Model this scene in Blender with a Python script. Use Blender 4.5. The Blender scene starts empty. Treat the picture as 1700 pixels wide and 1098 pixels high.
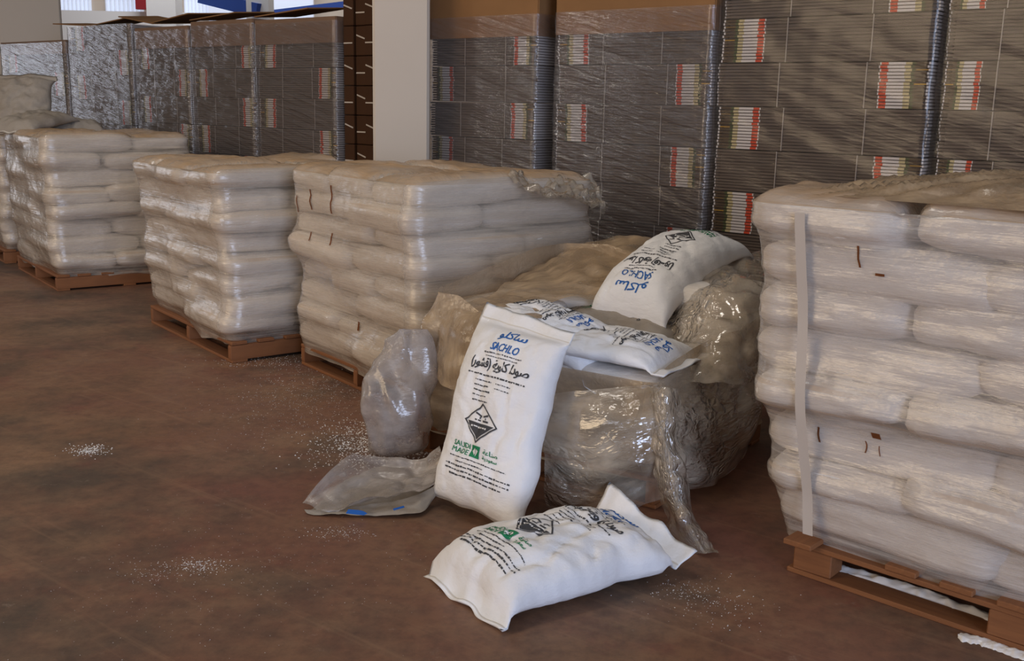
import bpy, bmesh, math, random
import numpy as np
from mathutils import Vector, Matrix, noise
from mathutils.bvhtree import BVHTree

# ------------------------------------------------------------------ camera, world, lights
SC = bpy.context.scene
COL = SC.collection
FPX, PITCH, ROLL, CAM_H = 1750.0, math.radians(12.0), math.radians(1.2), 1.6
_f = np.array([0, math.cos(PITCH), -math.sin(PITCH)])
_u0 = np.array([0, math.sin(PITCH), math.cos(PITCH)])
_r0 = np.array([1.0, 0, 0])
_r = _r0 * math.cos(ROLL) + _u0 * math.sin(ROLL)
_u = -_r0 * math.sin(ROLL) + _u0 * math.cos(ROLL)
cam_d = bpy.data.cameras.new('camera')
cam_d.sensor_width = 36.0
cam_d.lens = FPX / 1700.0 * 36.0
cam_d.clip_end = 200
cam = bpy.data.objects.new('camera', cam_d)
COL.objects.link(cam)
M = Matrix.Identity(4)
for i in range(3):
    M[i][0], M[i][1], M[i][2] = _r[i], _u[i], -_f[i]
M[2][3] = CAM_H
cam.matrix_world = M
SC.camera = cam

SC.view_settings.view_transform = 'Standard'
SC.view_settings.look = 'None'
SC.view_settings.gamma = 1.0
SC.view_settings.use_curve_mapping = False
SC.view_settings.exposure = -0.27

world = bpy.data.worlds.new('hall_ambient')
SC.world = world
world.use_nodes = True
bg = world.node_tree.nodes['Background']
bg.inputs[0].default_value = (1.0, 0.93, 0.85, 1)
bg.inputs[1].default_value = 0.10


def area(name, loc, target, sx, sy, power, color):
    l = bpy.data.lights.new(name, 'AREA')
    l.shape = 'RECTANGLE'
    l.size, l.size_y, l.energy, l.color = sx, sy, power, color
    o = bpy.data.objects.new(name, l)
    COL.objects.link(o)
    o.location = loc
    o.rotation_euler = (Vector(target) - Vector(loc)).to_track_quat('-Z', 'Y').to_euler()
    return o


# loading-door daylight from the right, warm hall lamps in rows overhead
area('door_daylight', (5.5, -10.5, 3.0), (-1, 5, 0.6), 6.0, 4.6, 1450, (0.60, 0.72, 1.0))
for y in (3.0, 15.0):
    area('left_sheen_light', (-15.0, y, 2.6), (0, y - 1, 1.6), 2.0 if y < 5 else 3.2, 3.6, 45 if y < 5 else 105, (0.84, 0.88, 1.0))  # added lights, placed and sized so the carton films catch sheen and glints
area('aisle_daylight', (-9.0, -1.0, 3.6), (-1, 6, 0.6), 5.0, 3.6, 360, (1.0, 0.76, 0.50))
area('added_streak_light', (-5.0, -7.0, 5.2), (-1, 8, 1.5), 11.0, 1.0, 170, (0.80, 0.86, 1.0))  # added cool strip light, unseen, for streaks reflected on the films
area('far_wall_fill', (-6.0, 22.0, 7.5), (-7, 27, 3.2), 8.0, 2.0, 420, (0.92, 0.95, 1.0))  # added fill that brightens the white panel on the far wall
for i, (x, y) in enumerate([(-4.5, 2.0), (-0.9, 4.6), (-4.5, 6.6), (-9.0, 6.5)]):
    area('hall_lamp', (x, y, 6.8), (x, y, 0), 1.8, 0.5, 64, (1.0, 0.92, 0.82))


# ------------------------------------------------------------------ helpers
def at(px, py, Y=None, z=0.0):
    """world point on the sight line of a pixel, at distance Y or at height z"""
    d = _f * FPX + _r * (px - 850.0) + _u * (549.0 - py)
    t = Y / d[1] if Y is not None else (z - CAM_H) / d[2]
    return Vector((d[0] * t, d[1] * t, CAM_H + d[2] * t))


def tag(o, label=None, cat=None, group=None, kind=None):
    if label: o['label'] = label
    if cat: o['category'] = cat
    if group: o['group'] = group
    if kind: o['kind'] = kind
    return o


def thing(name, loc=(0, 0, 0), rz=0.0):
    o = bpy.data.objects.new(name, None)
    o.empty_display_size = 0.1
    COL.objects.link(o)
    o.location = loc
    o.rotation_euler = (0, 0, rz)
    return o


def mesh(name, verts, faces, mat=None, smooth=True, uvs=None):
    m = bpy.data.meshes.new(name)
    m.from_pydata([tuple(v) for v in verts], [], faces)
    if smooth:
        m.polygons.foreach_set('use_smooth', [True] * len(m.polygons))
    if uvs is not None:
        uvl = m.uv_layers.new(name='UVMap')
        idx = np.zeros(len(m.loops), dtype=np.int32)
        m.loops.foreach_get('vertex_index', idx)
        uvl.data.foreach_set('uv', np.asarray(uvs, dtype=np.float32)[idx].ravel())
    if mat: m.materials.append(mat)
    m.update()
    return m


def link(name, me, parent=None, loc=None, rz=0.0):
    o = bpy.data.objects.new(name, me)
    COL.objects.link(o)
    if parent: o.parent = parent
    if loc is not None: o.location = loc
    if rz: o.rotation_euler = (0, 0, rz)
    return o


def obj(name, verts, faces, mat, parent=None, smooth=True, uvs=None, loc=None, rz=0.0):
    return link(name, mesh(name, verts, faces, mat, smooth, uvs), parent, loc, rz)


def box_data(x0, x1, y0, y1, z0, z1, base=0):
    v = [(x0, y0, z0), (x1, y0, z0), (x1, y1, z0), (x0, y1, z0), (x0, y0, z1), (x1, y0, z1), (x1, y1, z1), (x0, y1, z1)]
    f = [(0, 3, 2, 1), (4, 5, 6, 7), (0, 1, 5, 4), (1, 2, 6, 5), (2, 3, 7, 6), (3, 0, 4, 7)]
    return v, [tuple(i + base for i in q) for q in f]


def bevel_box(name, sx, sy, sz, mat, bev=0.004):
    """a box centred on x, y with its base at z = 0 and chamfered edges, as mesh data"""
    bm = bmesh.new()
    v, f = box_data(-sx / 2, sx / 2, -sy / 2, sy / 2, 0, sz)
    bv = [bm.verts.new(p) for p in v]
    for q in f: bm.faces.new([bv[i] for i in q])
    bmesh.ops.bevel(bm, geom=bm.edges[:], offset=bev, segments=1, affect='EDGES')
    m = bpy.data.meshes.new(name)
    bm.to_mesh(m); bm.free()
    m.materials.append(mat)
    return m


def grid_faces(nu, nv, wrap=False, base=0):
    f = []
    for j in range(nv - 1):
        for i in range(nu if wrap else nu - 1):
            a = base + j * nu + i; b = base + j * nu + (i + 1) % nu
            f.append((a, b, b + nu, a + nu))
    return f


def N3(x, y, z): return noise.noise(Vector((x, y, z)))


def fbm(x, y, z, o=3):
    s, a = 0.0, 1.0
    for _ in range(o):
        s += a * N3(x, y, z); x *= 2.03; y *= 2.03; z *= 2.03; a *= 0.5
    return s


ORD = ['bottom', 'second', 'third', 'fourth', 'fifth', 'sixth', 'seventh', 'eighth', 'ninth', 'tenth', 'eleventh']

# ------------------------------------------------------------------ materials


def nt(name):
    m = bpy.data.materials.new(name)
    m.use_nodes = True
    t = m.node_tree
    return m, t, t.nodes, t.links, t.nodes['Principled BSDF']


def add_noise(t, vec, scale, detail=4, rough=0.55, vscale=None):
    n = t.nodes.new('ShaderNodeTexNoise')
    n.inputs['Scale'].default_value = scale
    n.inputs['Detail'].default_value = detail
    n.inputs['Roughness'].default_value = rough
    if vscale is not None:
        mp = t.nodes.new('ShaderNodeMapping')
        mp.inputs['Scale'].default_value = vscale
        t.links.new(vec, mp.inputs['Vector'])
        vec = mp.outputs[0]
    t.links.new(vec, n.inputs['Vector'])
    return n.outputs['Fac']


def ramp(t, fac, stops, interp='LINEAR'):
    r = t.nodes.new('ShaderNodeValToRGB')
    r.color_ramp.interpolation = interp
    el = r.color_ramp.elements
    while len(el) < len(stops): el.new(0.5)
    for e, (p, c) in zip(el, stops):
        e.position = p
        e.color = (c, c, c, 1) if not isinstance(c, tuple) else (*c, 1)
    t.links.new(fac, r.inputs[0])
    return r.outputs[0]


def mixc(t, fac, a, b, blend='MIX'):
    n = t.nodes.new('ShaderNodeMix')
    n.data_type = 'RGBA'; n.blend_type = blend
    for sock, v in ((n.inputs[0], fac), (n.inputs[6], a), (n.inputs[7], b)):
        if hasattr(v, 'is_linked'): t.links.new(v, sock)
        elif isinstance(v, tuple): sock.default_value = (*v, 1)
        else: sock.default_value = v
    return n.outputs[2]


def math_n(t, op, a, b=None, clamp=False):
    n = t.nodes.new('ShaderNodeMath')
    n.operation = op; n.use_clamp = clamp
    for i, v in enumerate((a, b)):
        if v is None: continue
        if hasattr(v, 'is_linked'): t.links.new(v, n.inputs[i])
        else: n.inputs[i].default_value = v
    return n.outputs[0]


def bump(t, h, strength, dist=0.01, normal=None):
    b = t.nodes.new('ShaderNodeBump')
    b.inputs['Strength'].default_value = strength
    b.inputs['Distance'].default_value = dist
    t.links.new(h, b.inputs['Height'])
    if normal: t.links.new(normal, b.inputs['Normal'])
    return b.outputs[0]


def coords(t, which='Object'):
    n = t.nodes.new('ShaderNodeTexCoord')
    return n.outputs[which]


def srgb(r, g, b):
    f = lambda c: (c / 255 / 12.92) if c <= 10 else ((c / 255 + 0.055) / 1.055) ** 2.4
    return (f(r), f(g), f(b))


def simple(name, col, rough=0.6, spec=0.3, nscale=0, namp=0.15, metal=0.0):
    m, t, N, L, p = nt(name)
    p.inputs['Roughness'].default_value = rough
    p.inputs['Specular IOR Level'].default_value = spec
    p.inputs['Metallic'].default_value = metal
    if nscale:
        f = add_noise(t, coords(t), nscale)
        c = mixc(t, f, tuple(x * (1 - namp) for x in col), tuple(min(1, x * (1 + namp)) for x in col))
        L.new(c, p.inputs['Base Color'])
    else:
        p.inputs['Base Color'].default_value = (*col, 1)
    return m


def mat_floor():
    m, t, N, L, p = nt('worn_red_concrete')
    co = coords(t)
    big = add_noise(t, co, 0.5, 6, 0.65)
    mid = add_noise(t, co, 0.85, 10, 0.68)
    tan = add_noise(t, co, 0.7, 10, 0.7, (1.0, 1.2, 1))
    red = add_noise(t, co, 1.9, 9, 0.7, (1.2, 1, 1))
    fine = add_noise(t, co, 16, 8, 0.75)
    c = mixc(t, ramp(t, big, [(0.40, 0.0), (0.60, 1.0)]), srgb(122, 80, 66), srgb(130, 96, 72))
    c = mixc(t, ramp(t, tan, [(0.46, 0.0), (0.62, 0.8)]), c, srgb(148, 116, 90))
    c = mixc(t, ramp(t, red, [(0.56, 0.0), (0.68, 0.6)]), c, srgb(116, 66, 56))
    c = mixc(t, ramp(t, mid, [(0.47, 0.0), (0.64, 0.85)]), c, srgb(80, 70, 61))
    c = mixc(t, ramp(t, fine, [(0.30, 0.45), (0.55, 0.0)]), c, srgb(62, 48, 42))
    dustn = add_noise(t, co, 6.5, 12, 0.8)
    c = mixc(t, ramp(t, dustn, [(0.60, 0.0), (0.74, 0.55)]), c, srgb(186, 166, 150))
    mp = N.new('ShaderNodeMapping'); mp.inputs['Rotation'].default_value = (0, 0, math.radians(38))
    L.new(co, mp.inputs['Vector'])
    for sc_ in ((0.35, 11, 1), (0.5, 17, 1)):
        scr = add_noise(t, mp.outputs[0], 1.0, 5, 0.6, sc_)
        c = mixc(t, ramp(t, scr, [(0.60, 0.0), (0.70, 0.28)]), c, srgb(160, 126, 98))
    L.new(c, p.inputs['Base Color'])
    L.new(ramp(t, mid, [(0.35, 0.40), (0.65, 0.62)]), p.inputs['Roughness'])
    p.inputs['Specular IOR Level'].default_value = 0.35
    L.new(bump(t, fine, 0.3, 0.004), p.inputs['Normal'])
    return m


def mat_sack(name, col, dirt, dirtcol=srgb(170, 140, 105), weave=True):
    m, t, N, L, p = nt(name)
    co = coords(t)
    oi = N.new('ShaderNodeObjectInfo')
    off = N.new('ShaderNodeVectorMath'); off.operation = 'ADD'
    L.new(co, off.inputs[0])
    sc = N.new('ShaderNodeVectorMath'); sc.operation = 'SCALE'
    L.new(oi.outputs['Location'], sc.inputs[0]); sc.inputs['Scale'].default_value = 1.0
    L.new(sc.outputs[0], off.inputs[1])
    v = off.outputs[0]
    d1 = add_noise(t, v, 3.2, 5, 0.6)
    d2 = add_noise(t, v, 16, 4, 0.6)
    c = mixc(t, ramp(t, d1, [(0.45, 0.0), (0.75, dirt)]), col, dirtcol)
    c = mixc(t, ramp(t, d2, [(0.5, 0.0), (0.8, dirt * 0.6)]), c, tuple(x * 0.7 for x in col))
    L.new(c, p.inputs['Base Color'])
    p.inputs['Roughness'].default_value = 0.5
    p.inputs['Specular IOR Level'].default_value = 0.35
    wr = add_noise(t, v, 9, 6, 0.6, (1, 1, 2.0))
    n = bump(t, wr, 0.45, 0.02)
    if weave:
        w = N.new('ShaderNodeTexChecker'); w.inputs['Scale'].default_value = 330
        L.new(v, w.inputs['Vector'])
        n = bump(t, w.outputs['Fac'], 0.08, 0.001, n)
    L.new(n, p.inputs['Normal'])
    return m


def mat_film(name, milk, tint, dusttint, streak=(1.6, 55, 1), topdust=0.75, rough=0.16, bstr=0.5, crumple=0.0, gloss=1.0, bigscale=(9, 16, 1)):
    """thin plastic film: clear, with a milky share, a gloss coat, stretch lines and dust lying on top"""
    m, t, N, L, p = nt(name)
    out = N['Material Output']
    N.remove(p)
    uv = coords(t, 'UV')
    st = add_noise(t, uv, 1.0, 5, 0.6, streak)
    pat = add_noise(t, uv, 3.0, 4, 0.6)
    h = st
    nrm = bump(t, st, bstr, 0.01)
    big = add_noise(t, uv, 1.0, 4, 0.55, bigscale)
    nrm = bump(t, big, bstr * 0.8, 0.03, nrm)
    if crumple:
        vo = N.new('ShaderNodeTexVoronoi'); vo.feature = 'DISTANCE_TO_EDGE'
        vo.inputs['Scale'].default_value = 22
        ns = N.new('ShaderNodeTexNoise'); ns.inputs['Scale'].default_value = 5; ns.inputs['Detail'].default_value = 4
        L.new(uv, ns.inputs['Vector'])
        mv = N.new('ShaderNodeMix'); mv.data_type = 'VECTOR'; mv.inputs[0].default_value = 0.3
        L.new(uv, mv.inputs[4]); L.new(ns.outputs['Color'], mv.inputs[5])
        L.new(mv.outputs[1], vo.inputs['Vector'])
        cm = ramp(t, add_noise(t, uv, 2.2, 3, 0.5), [(0.46, 0.0), (0.6, 1.0)])
        nrm = bump(t, math_n(t, 'MULTIPLY', vo.outputs['Distance'], cm), crumple, 0.06, nrm)
    geo = N.new('ShaderNodeNewGeometry')
    sep = N.new('ShaderNodeSeparateXYZ'); L.new(geo.outputs['True Normal'], sep.inputs[0])
    up = math_n(t, 'ABSOLUTE', sep.outputs['Z'])
    topf = math_n(t, 'MULTIPLY', ramp(t, up, [(0.35, 0.0), (0.95, 1.0)]), topdust)
    topf = math_n(t, 'MULTIPLY', topf, ramp(t, pat, [(0.3, 0.6), (0.7, 1.0)]))
    dens = ramp(t, st, [(0.35, milk * 0.55), (0.7, min(1, milk * 1.7))])
    dens = math_n(t, 'MULTIPLY', dens, ramp(t, pat, [(0.3, 0.75), (0.7, 1.3)]))
    alpha = math_n(t, 'MAXIMUM', dens, topf, True)
    colr = mixc(t, topf, tint, dusttint)
    tr = N.new('ShaderNodeBsdfTransparent'); tr.inputs[0].default_value = (*[min(1, 0.75 + 0.25 * x / max(tint)) for x in tint], 1)
    df = N.new('ShaderNodeBsdfDiffuse'); L.new(colr, df.inputs[0]); L.new(nrm, df.inputs['Normal'])
    mx = N.new('ShaderNodeMixShader')
    L.new(alpha, mx.inputs[0]); L.new(tr.outputs[0], mx.inputs[1]); L.new(df.outputs[0], mx.inputs[2])
    gl = N.new('ShaderNodeBsdfGlossy'); gl.inputs['Roughness'].default_value = rough
    L.new(nrm, gl.inputs['Normal'])
    dp = N.new('ShaderNodeVectorMath'); dp.operation = 'DOT_PRODUCT'
    L.new(nrm, dp.inputs[0]); L.new(geo.outputs['Incoming'], dp.inputs[1])
    sch = math_n(t, 'POWER', math_n(t, 'SUBTRACT', 1.0, math_n(t, 'ABSOLUTE', dp.outputs['Value']), True), 4.0)
    fr = math_n(t, 'ADD', math_n(t, 'MULTIPLY', sch, 0.9), 0.07)      # both faces of the film mirror a little
    ff = math_n(t, 'MULTIPLY', fr, gloss, True)
    ff = math_n(t, 'MULTIPLY', ff, math_n(t, 'SUBTRACT', 1.0, math_n(t, 'MULTIPLY', topf, 0.8)))
    m2 = N.new('ShaderNodeMixShader')
    L.new(ff, m2.inputs[0]); L.new(mx.outputs[0], m2.inputs[1]); L.new(gl.outputs[0], m2.inputs[2])
    L.new(m2.outputs[0], out.inputs['Surface'])
    return m


def mat_cartons():
    """edges of printed flat cartons: coloured print bands near one end (x measured in the bundle)"""
    m, t, N, L, p = nt('flat_carton_edges')
    co = coords(t)
    sep = N.new('ShaderNodeSeparateXYZ'); L.new(co, sep.inputs[0])
    uvx = N.new('ShaderNodeSeparateXYZ'); L.new(coords(t, 'UV'), uvx.inputs[0])
    base = mixc(t, add_noise(t, co, 5, 4, 0.6, (1, 1, 30)), srgb(82, 71, 62), srgb(118, 104, 92))
    fl = add_noise(t, co, 1.0, 2, 0.5, (2, 2, 160))
    base = mixc(t, ramp(t, fl, [(0.4, 0.0), (0.6, 0.5)]), base, srgb(60, 50, 44))
    yel = mixc(t, ramp(t, add_noise(t, co, 1.0, 1, 0.5, (0.2, 0.2, 60)), [(0.62, 0.0), (0.66, 1.0)]), srgb(78, 62, 44), srgb(180, 140, 52))
    u = uvx.outputs['X']
    edge_cols = [(0.0, srgb(205, 202, 200)), (0.008, srgb(86, 70, 50)), (0.060, srgb(72, 80, 46)), (0.078, srgb(186, 172, 128)),
                 (0.104, srgb(206, 200, 194)), (0.178, srgb(196, 68, 36)), (0.210, srgb(205, 200, 195)), (0.217, (0, 0, 0))]
    bands = ramp(t, u, edge_cols, 'CONSTANT')
    inb = math_n(t, 'LESS_THAN', u, 0.217)
    brown = math_n(t, 'MULTIPLY', math_n(t, 'GREATER_THAN', u, 0.008), math_n(t, 'LESS_THAN', u, 0.060))
    c = mixc(t, inb, base, bands)
    c = mixc(t, brown, c, yel)
    c = mixc(t, math_n(t, 'GREATER_THAN', u, 0.994), c, srgb(170, 168, 168))
    L.new(c, p.inputs['Base Color'])
    p.inputs['Roughness'].default_value = 0.75
    p.inputs['Specular IOR Level'].default_value = 0.2
    return m


def mat_wood(name, c0, c1):
    m, t, N, L, p = nt(name)
    co = coords(t)
    g = add_noise(t, co, 3.0, 6, 0.6, (1.5, 18, 18))
    L.new(mixc(t, g, c0, c1), p.inputs['Base Color'])
    p.inputs['Roughness'].default_value = 0.75
    L.new(bump(t, g, 0.4, 0.004), p.inputs['Normal'])
    return m


def emit(name, col, s):
    m, t, N, L, p = nt(name)
    p.inputs['Base Color'].default_value = (*col, 1)
    p.inputs['Emission Color'].default_value = (*col, 1)
    p.inputs['Emission Strength'].default_value = s
    return m


MT = dict(
    floor=mat_floor(),
    sack=mat_sack('woven_sack_dusty', srgb(236, 231, 226), 0.28),
    white=mat_sack('woven_sack_white', srgb(240, 239, 240), 0.16, srgb(190, 170, 150)),
    greysack=mat_sack('woven_sack_dust_and_shade', srgb(158, 148, 136), 0.6, srgb(130, 112, 90)),  # grey of real dust, also used for the shaded sack on the heap
    film=mat_film('stretch_film', 0.40, srgb(214, 200, 182), srgb(190, 152, 108), rough=0.2, bstr=0.35, topdust=0.9),
    filmwhite=mat_film('clean_stretch_film', 0.36, srgb(222, 212, 202), srgb(190, 152, 108), rough=0.2, bstr=0.35, topdust=0.9),
    filmbox=mat_film('carton_stretch_film', 0.14, srgb(160, 150, 146), srgb(150, 120, 92), (2.5, 45, 1), 0.4, 0.14, 0.8, 0.0, 1.9, (3, 26, 1)),
    filmthin=mat_film('thin_carton_film', 0.05, srgb(150, 140, 132), srgb(150, 120, 92), (2.0, 40, 1), 0.3, 0.22, 0.12, 0.0, 0.5, (2, 20, 1)),
    loosefilm=mat_film('loose_clear_film', 0.36, srgb(204, 190, 170), srgb(190, 164, 128), (6, 6, 1), 0.3, 0.10, 0.25, 0.5, 1.7),
    dustyfilm=mat_film('dusty_brown_film', 0.62, srgb(186, 164, 136), srgb(176, 146, 110), (5, 9, 1), 0.55, 0.25, 0.3, 0.15, 0.8),
    greyfilm=mat_film('empty_bag_film', 0.55, srgb(176, 166, 158), srgb(170, 156, 140), (4, 4, 1), 0.2, 0.22, 0.25, 0.12, 1.0),
    carton=mat_cartons(),
    card=simple('brown_cardboard', srgb(142, 104, 68), 0.8, 0.15, 3.0, 0.2),
    darkcard=simple('shade_darkened_cardboard', srgb(70, 46, 30), 0.8, 0.15, 3.0, 0.25),  # brown deepened in the colour to stand for shade in the gap
    dullcard=simple('dusty_cardboard', srgb(124, 98, 78), 0.8, 0.15, 3.0, 0.2),
    cord=simple('pale_cord', srgb(165, 155, 145), 0.7),
    strap=simple('white_strap', srgb(196, 184, 172), 0.5),
    wood=mat_wood('pallet_wood', srgb(104, 62, 34), srgb(152, 98, 56)),
    blue=simple('print_blue', srgb(38, 98, 172), 0.6),
    black=simple('print_black', srgb(66, 66, 70), 0.6),
    green=simple('print_green', srgb(26, 128, 84), 0.6),
    orange=simple('print_orange', srgb(206, 92, 52), 0.6),
    wprint=simple('print_white', srgb(232, 232, 232), 0.6),
    stitch=simple('seam_thread', srgb(216, 210, 200), 0.8),
    rust=simple('rust_stain', srgb(112, 66, 36), 0.9, 0.1, 40, 0.4),
    salt=simple('white_flakes', srgb(236, 232, 228), 0.5, 0.4),
    pillar=simple('pillar_paint', srgb(205, 192, 176), 0.7, 0.2, 1.5, 0.05),
    wall=simple('wall_paint', srgb(206, 190, 172), 0.8, 0.2, 1.0, 0.05),
    whitewall=simple('white_panel', srgb(236, 232, 228), 0.7),
    steelblue=simple('blue_beam_paint', srgb(48, 76, 150), 0.5),
    steelred=simple('red_beam_paint', srgb(150, 36, 44), 0.5),
    dark=simple('dark_panel', srgb(60, 40, 48), 0.6),
    daylight=emit('daylit_translucent_sheet', srgb(206, 214, 232), 0.55),
)

# ------------------------------------------------------------------ setting
def plane(name, x0, x1, y0, y1, mat):
    o = obj(name, [(x0, y0, 0), (x1, y0, 0), (x1, y1, 0), (x0, y1, 0)], [(0, 1, 2, 3)], mat, smooth=False)
    return tag(o, kind='structure')


plane('floor', -26, 14, -8, 30, MT['floor'])

RA = math.atan2(-0.64, 0.77)                 # direction of the carton row
ROW_A = Vector((math.cos(RA), math.sin(RA), 0))
ROW_B = Vector((-math.sin(RA), math.cos(RA), 0))


def row_point(px, const=6.25):
    """floor point of the carton row's front line seen at a pixel column"""
    d = _f * FPX + _r * (px - 850.0) + _u * (549.0 - 180)
    n = np.array([0.64, 0.77, 0]) / math.hypot(0.64, 0.77)
    t = const / (n @ d)
    return Vector((d[0] * t, d[1] * t, 0))


def box_obj(name, sx, sy, sz, mat, loc, rz=0.0, parent=None, bev=0.01):
    return link(name, bevel_box(name, sx, sy, sz, mat, bev), parent, loc, rz)


# the square pillar between the carton stacks
p = at(663, 300, 8.25)
tag(box_obj('trim_1', 0.43, 0.40, 6.0, MT['pillar'], (p.x, p.y + 0.2, 0), math.radians(4), bev=0.02), kind='structure')
# pillar behind the leftmost carton stack
p = at(36, 60, 14.6)
tag(box_obj('trim_2', 0.78, 0.7, 7.0, MT['pillar'], (p.x, p.y + 0.3, 0), math.radians(22), bev=0.02), kind='structure')
# far wall with daylight sheets
tag(box_obj('wall_back', 40, 0.3, 9.0, MT['wall'], (-2, 27.5, 0), 0), kind='structure')
def far_panel(name, x0, x1, y0, y1, mat, Y=26.9, th=0.12):
    a, b = at(x0, y1, Y), at(x1, y0, Y)
    v, f = box_data(a.x, b.x, Y - th, Y, min(a.z, b.z), max(a.z, b.z))
    return obj(name, v, f, mat, smooth=False)
wd = []
for n, (x0, x1, y0, y1) in enumerate([(84, 140, -60, 22), (168, 228, -60, 24), (300, 350, -60, 28)]):
    a, b = at(x0, y1, 27.0), at(x1, y0, 27.0)
    o = thing('window_%d' % (n + 1)); tag(o, kind='structure')
    k = 9
    for i in range(k):                       # vertical corrugations, each one sheet of its own
        xa = a.x + (b.x - a.x) * i / k; w = (b.x - a.x) / k
        v = []
        for z in (a.z, b.z):
            for q in range(5):
                ang = math.pi * q / 4
                v.append((xa + w * (q / 4), 27.3 - 0.06 * math.sin(ang), z))
        obj('pane', v, [(q, q + 1, q + 6, q + 5) for q in range(4)], MT['daylight'], o)
tag(far_panel('trim_3', 78, 84, -60, 18, MT['steelred'], 26.8), kind='structure')
tag(far_panel('trim_4', 228, 258, -60, 16, MT['steelred'], 26.8), kind='structure')
tag(far_panel('trim_5', 60, 330, 22, 120, MT['whitewall'], 27.1), kind='structure')
tag(far_panel('trim_6', 258, 300, -60, 60, MT['whitewall'], 24.0, 0.5), kind='structure')
tag(far_panel('trim_7', 420, 453, -60, 60, MT['whitewall'], 23.0, 0.5), kind='structure')
a, b = at(335, -6, 23.5), at(432, 18, 22.5)
dv = (b - a).normalized()
bl = obj('trim_8', *box_data(0, (b - a).length, -0.1, 0.1, -0.14, 0.14), MT['steelblue'], smooth=False)
bl.matrix_world = Matrix.Translation(a) @ dv.to_track_quat('X', 'Z').to_matrix().to_4x4()
tag(bl, kind='structure')
a, b = at(455, 22, 24.5), at(620, 2, 24.5)
bl = obj('trim_9', *box_data(0, (b - a).length, -0.06, 0.06, -0.07, 0.07), MT['steelblue'], smooth=False)
bl.matrix_world = Matrix.Translation(a) @ (b - a).normalized().to_track_quat('X', 'Z').to_matrix().to_4x4()
tag(bl, kind='structure')
tag(far_panel('trim_10', 350, 520, -60, 60, MT['daylight'], 27.0), kind='structure')

# ------------------------------------------------------------------ pallets
DECK = bevel_box('deck_board', 1.0, 0.105, 0.02, MT['wood'], 0.003)
BLOCK = bevel_box('block', 0.14, 0.10, 0.085, MT['wood'], 0.004)
PAL_H = 0.145


def pallet(label, near, sdir, L, W, missing=(), seed=0, stringer=True):
    """pallet whose near corner is `near`; L runs along sdir (left face), W goes back"""
    r = random.Random(seed)
    rz = math.atan2(sdir.y, sdir.x)
    o = thing('wooden_pallet', near, rz)
    tag(o, label, 'pallet', 'wooden pallets under the sacks')
    # local frame: +x along the left face away from the near corner, -y goes back
    def board(name, x, y, z, length, along_w, sy=1.0, sz=1.0):
        b = link(name, DECK, o, (x, y, z), (math.pi / 2 if along_w else 0) + r.uniform(-.008, .008))
        b.scale = (length, sy, sz)
        return b
    if stringer:
        for k in range(3):                       # stringers run back, the boards across them
            x = 0.025 + k * (L - 0.05) / 2
            board('stringer', x, -W / 2, 0.018, W, True, 0.42, 4.6)
        for k in range(3):
            board('bottom_board', L / 2, -(0.055 + k * (W - 0.11) / 2), 0.0, L, False, 1.0, 0.88)
        nb = max(6, int(W / 0.16))
        for i in range(nb):
            board('deck_board', L / 2, -(0.055 + i * (W - 0.11) / (nb - 1)), 0.112, L, False)
        return o
    for k in range(3):
        y = -(0.055 + k * (W - 0.11) / 2)
        board('bottom_board', L / 2, y, 0.0, L, False, 1.0, 0.9)
        for i in range(3):
            x = 0.09 + i * (L - 0.18) / 2
            link('block', BLOCK, o, (x, y, 0.018), r.uniform(-.06, .06))
        board('stringer_board', L / 2, y, 0.103, L, False, 0.95, 0.9)
    nb = max(7, int(L / 0.16))
    for i in range(nb):
        if i in missing: continue
        x = 0.055 + i * (L - 0.11) / (nb - 1)
        board('deck_board', x, -W / 2 + (0.05 if i > nb - 3 else 0), 0.121, W, True)
    return o


# ------------------------------------------------------------------ sacks in the stacks
def sack_mesh(seed, k=5.6):
    """filled sack pressed flat in a stack: unit footprint 1 x 1 x 1 about its centre"""
    nx, ny, nz = 22, 16, 8
    verts, index, faces = [], {}, []

    def vert(i, j, l):
        key = (i, j, l)
        if key in index: return index[key]
        p = np.array([2 * i / nx - 1, 2 * j / ny - 1, 2 * l / nz - 1])
        p = np.sign(p) * np.abs(p) ** 0.8
        mm = (abs(p[0]) ** 9 + abs(p[1]) ** 9) ** (1 / 9)
        q = p / ((mm ** 4.4 + abs(p[2]) ** 4.4) ** (1 / 4.4))
        q[2] *= 1.0
        x, y, z = q
        s = seed * 7.3
        # slack corners, soft dents, a slumped belly
        z *= 1 - 0.16 * abs(x) ** 5
        y += 0.05 * N3(x * 1.3 + s, z * 0.8, 1.7) * (1 - 0.3 * abs(x))
        x += 0.025 * N3(y * 1.6 + s, z, 5.1)
        z += 0.13 * N3(x * 1.1 + s, y * 1.4, 3.3) + 0.05 * N3(x * 4 + s, y * 4, z * 2)
        r = 1 + 0.018 * fbm(x * 3 + s, y * 3, z * 2.2)
        index[key] = len(verts)
        verts.append((x * 0.5 * r, y * 0.5 * r, z * 0.5))
        return index[key]

    for l in (0, nz):
        for i in range(nx):
            for j in range(ny):
                q = [vert(i, j, l), vert(i + 1, j, l), vert(i + 1, j + 1, l), vert(i, j + 1, l)]
                faces.append(q if l else q[::-1])
    for j in (0, ny):
        for i in range(nx):
            for l in range(nz):
                q = [vert(i, j, l), vert(i + 1, j, l), vert(i + 1, j, l + 1), vert(i, j, l + 1)]
                faces.append(q if j == 0 else q[::-1])
    for i in (0, nx):
        for j in range(ny):
            for l in range(nz):
                q = [vert(i, j, l), vert(i, j + 1, l), vert(i, j + 1, l + 1), vert(i, j, l + 1)]
                faces.append(q[::-1] if i == 0 else q)
    return mesh('sack', verts, faces, MT['sack'])


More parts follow.
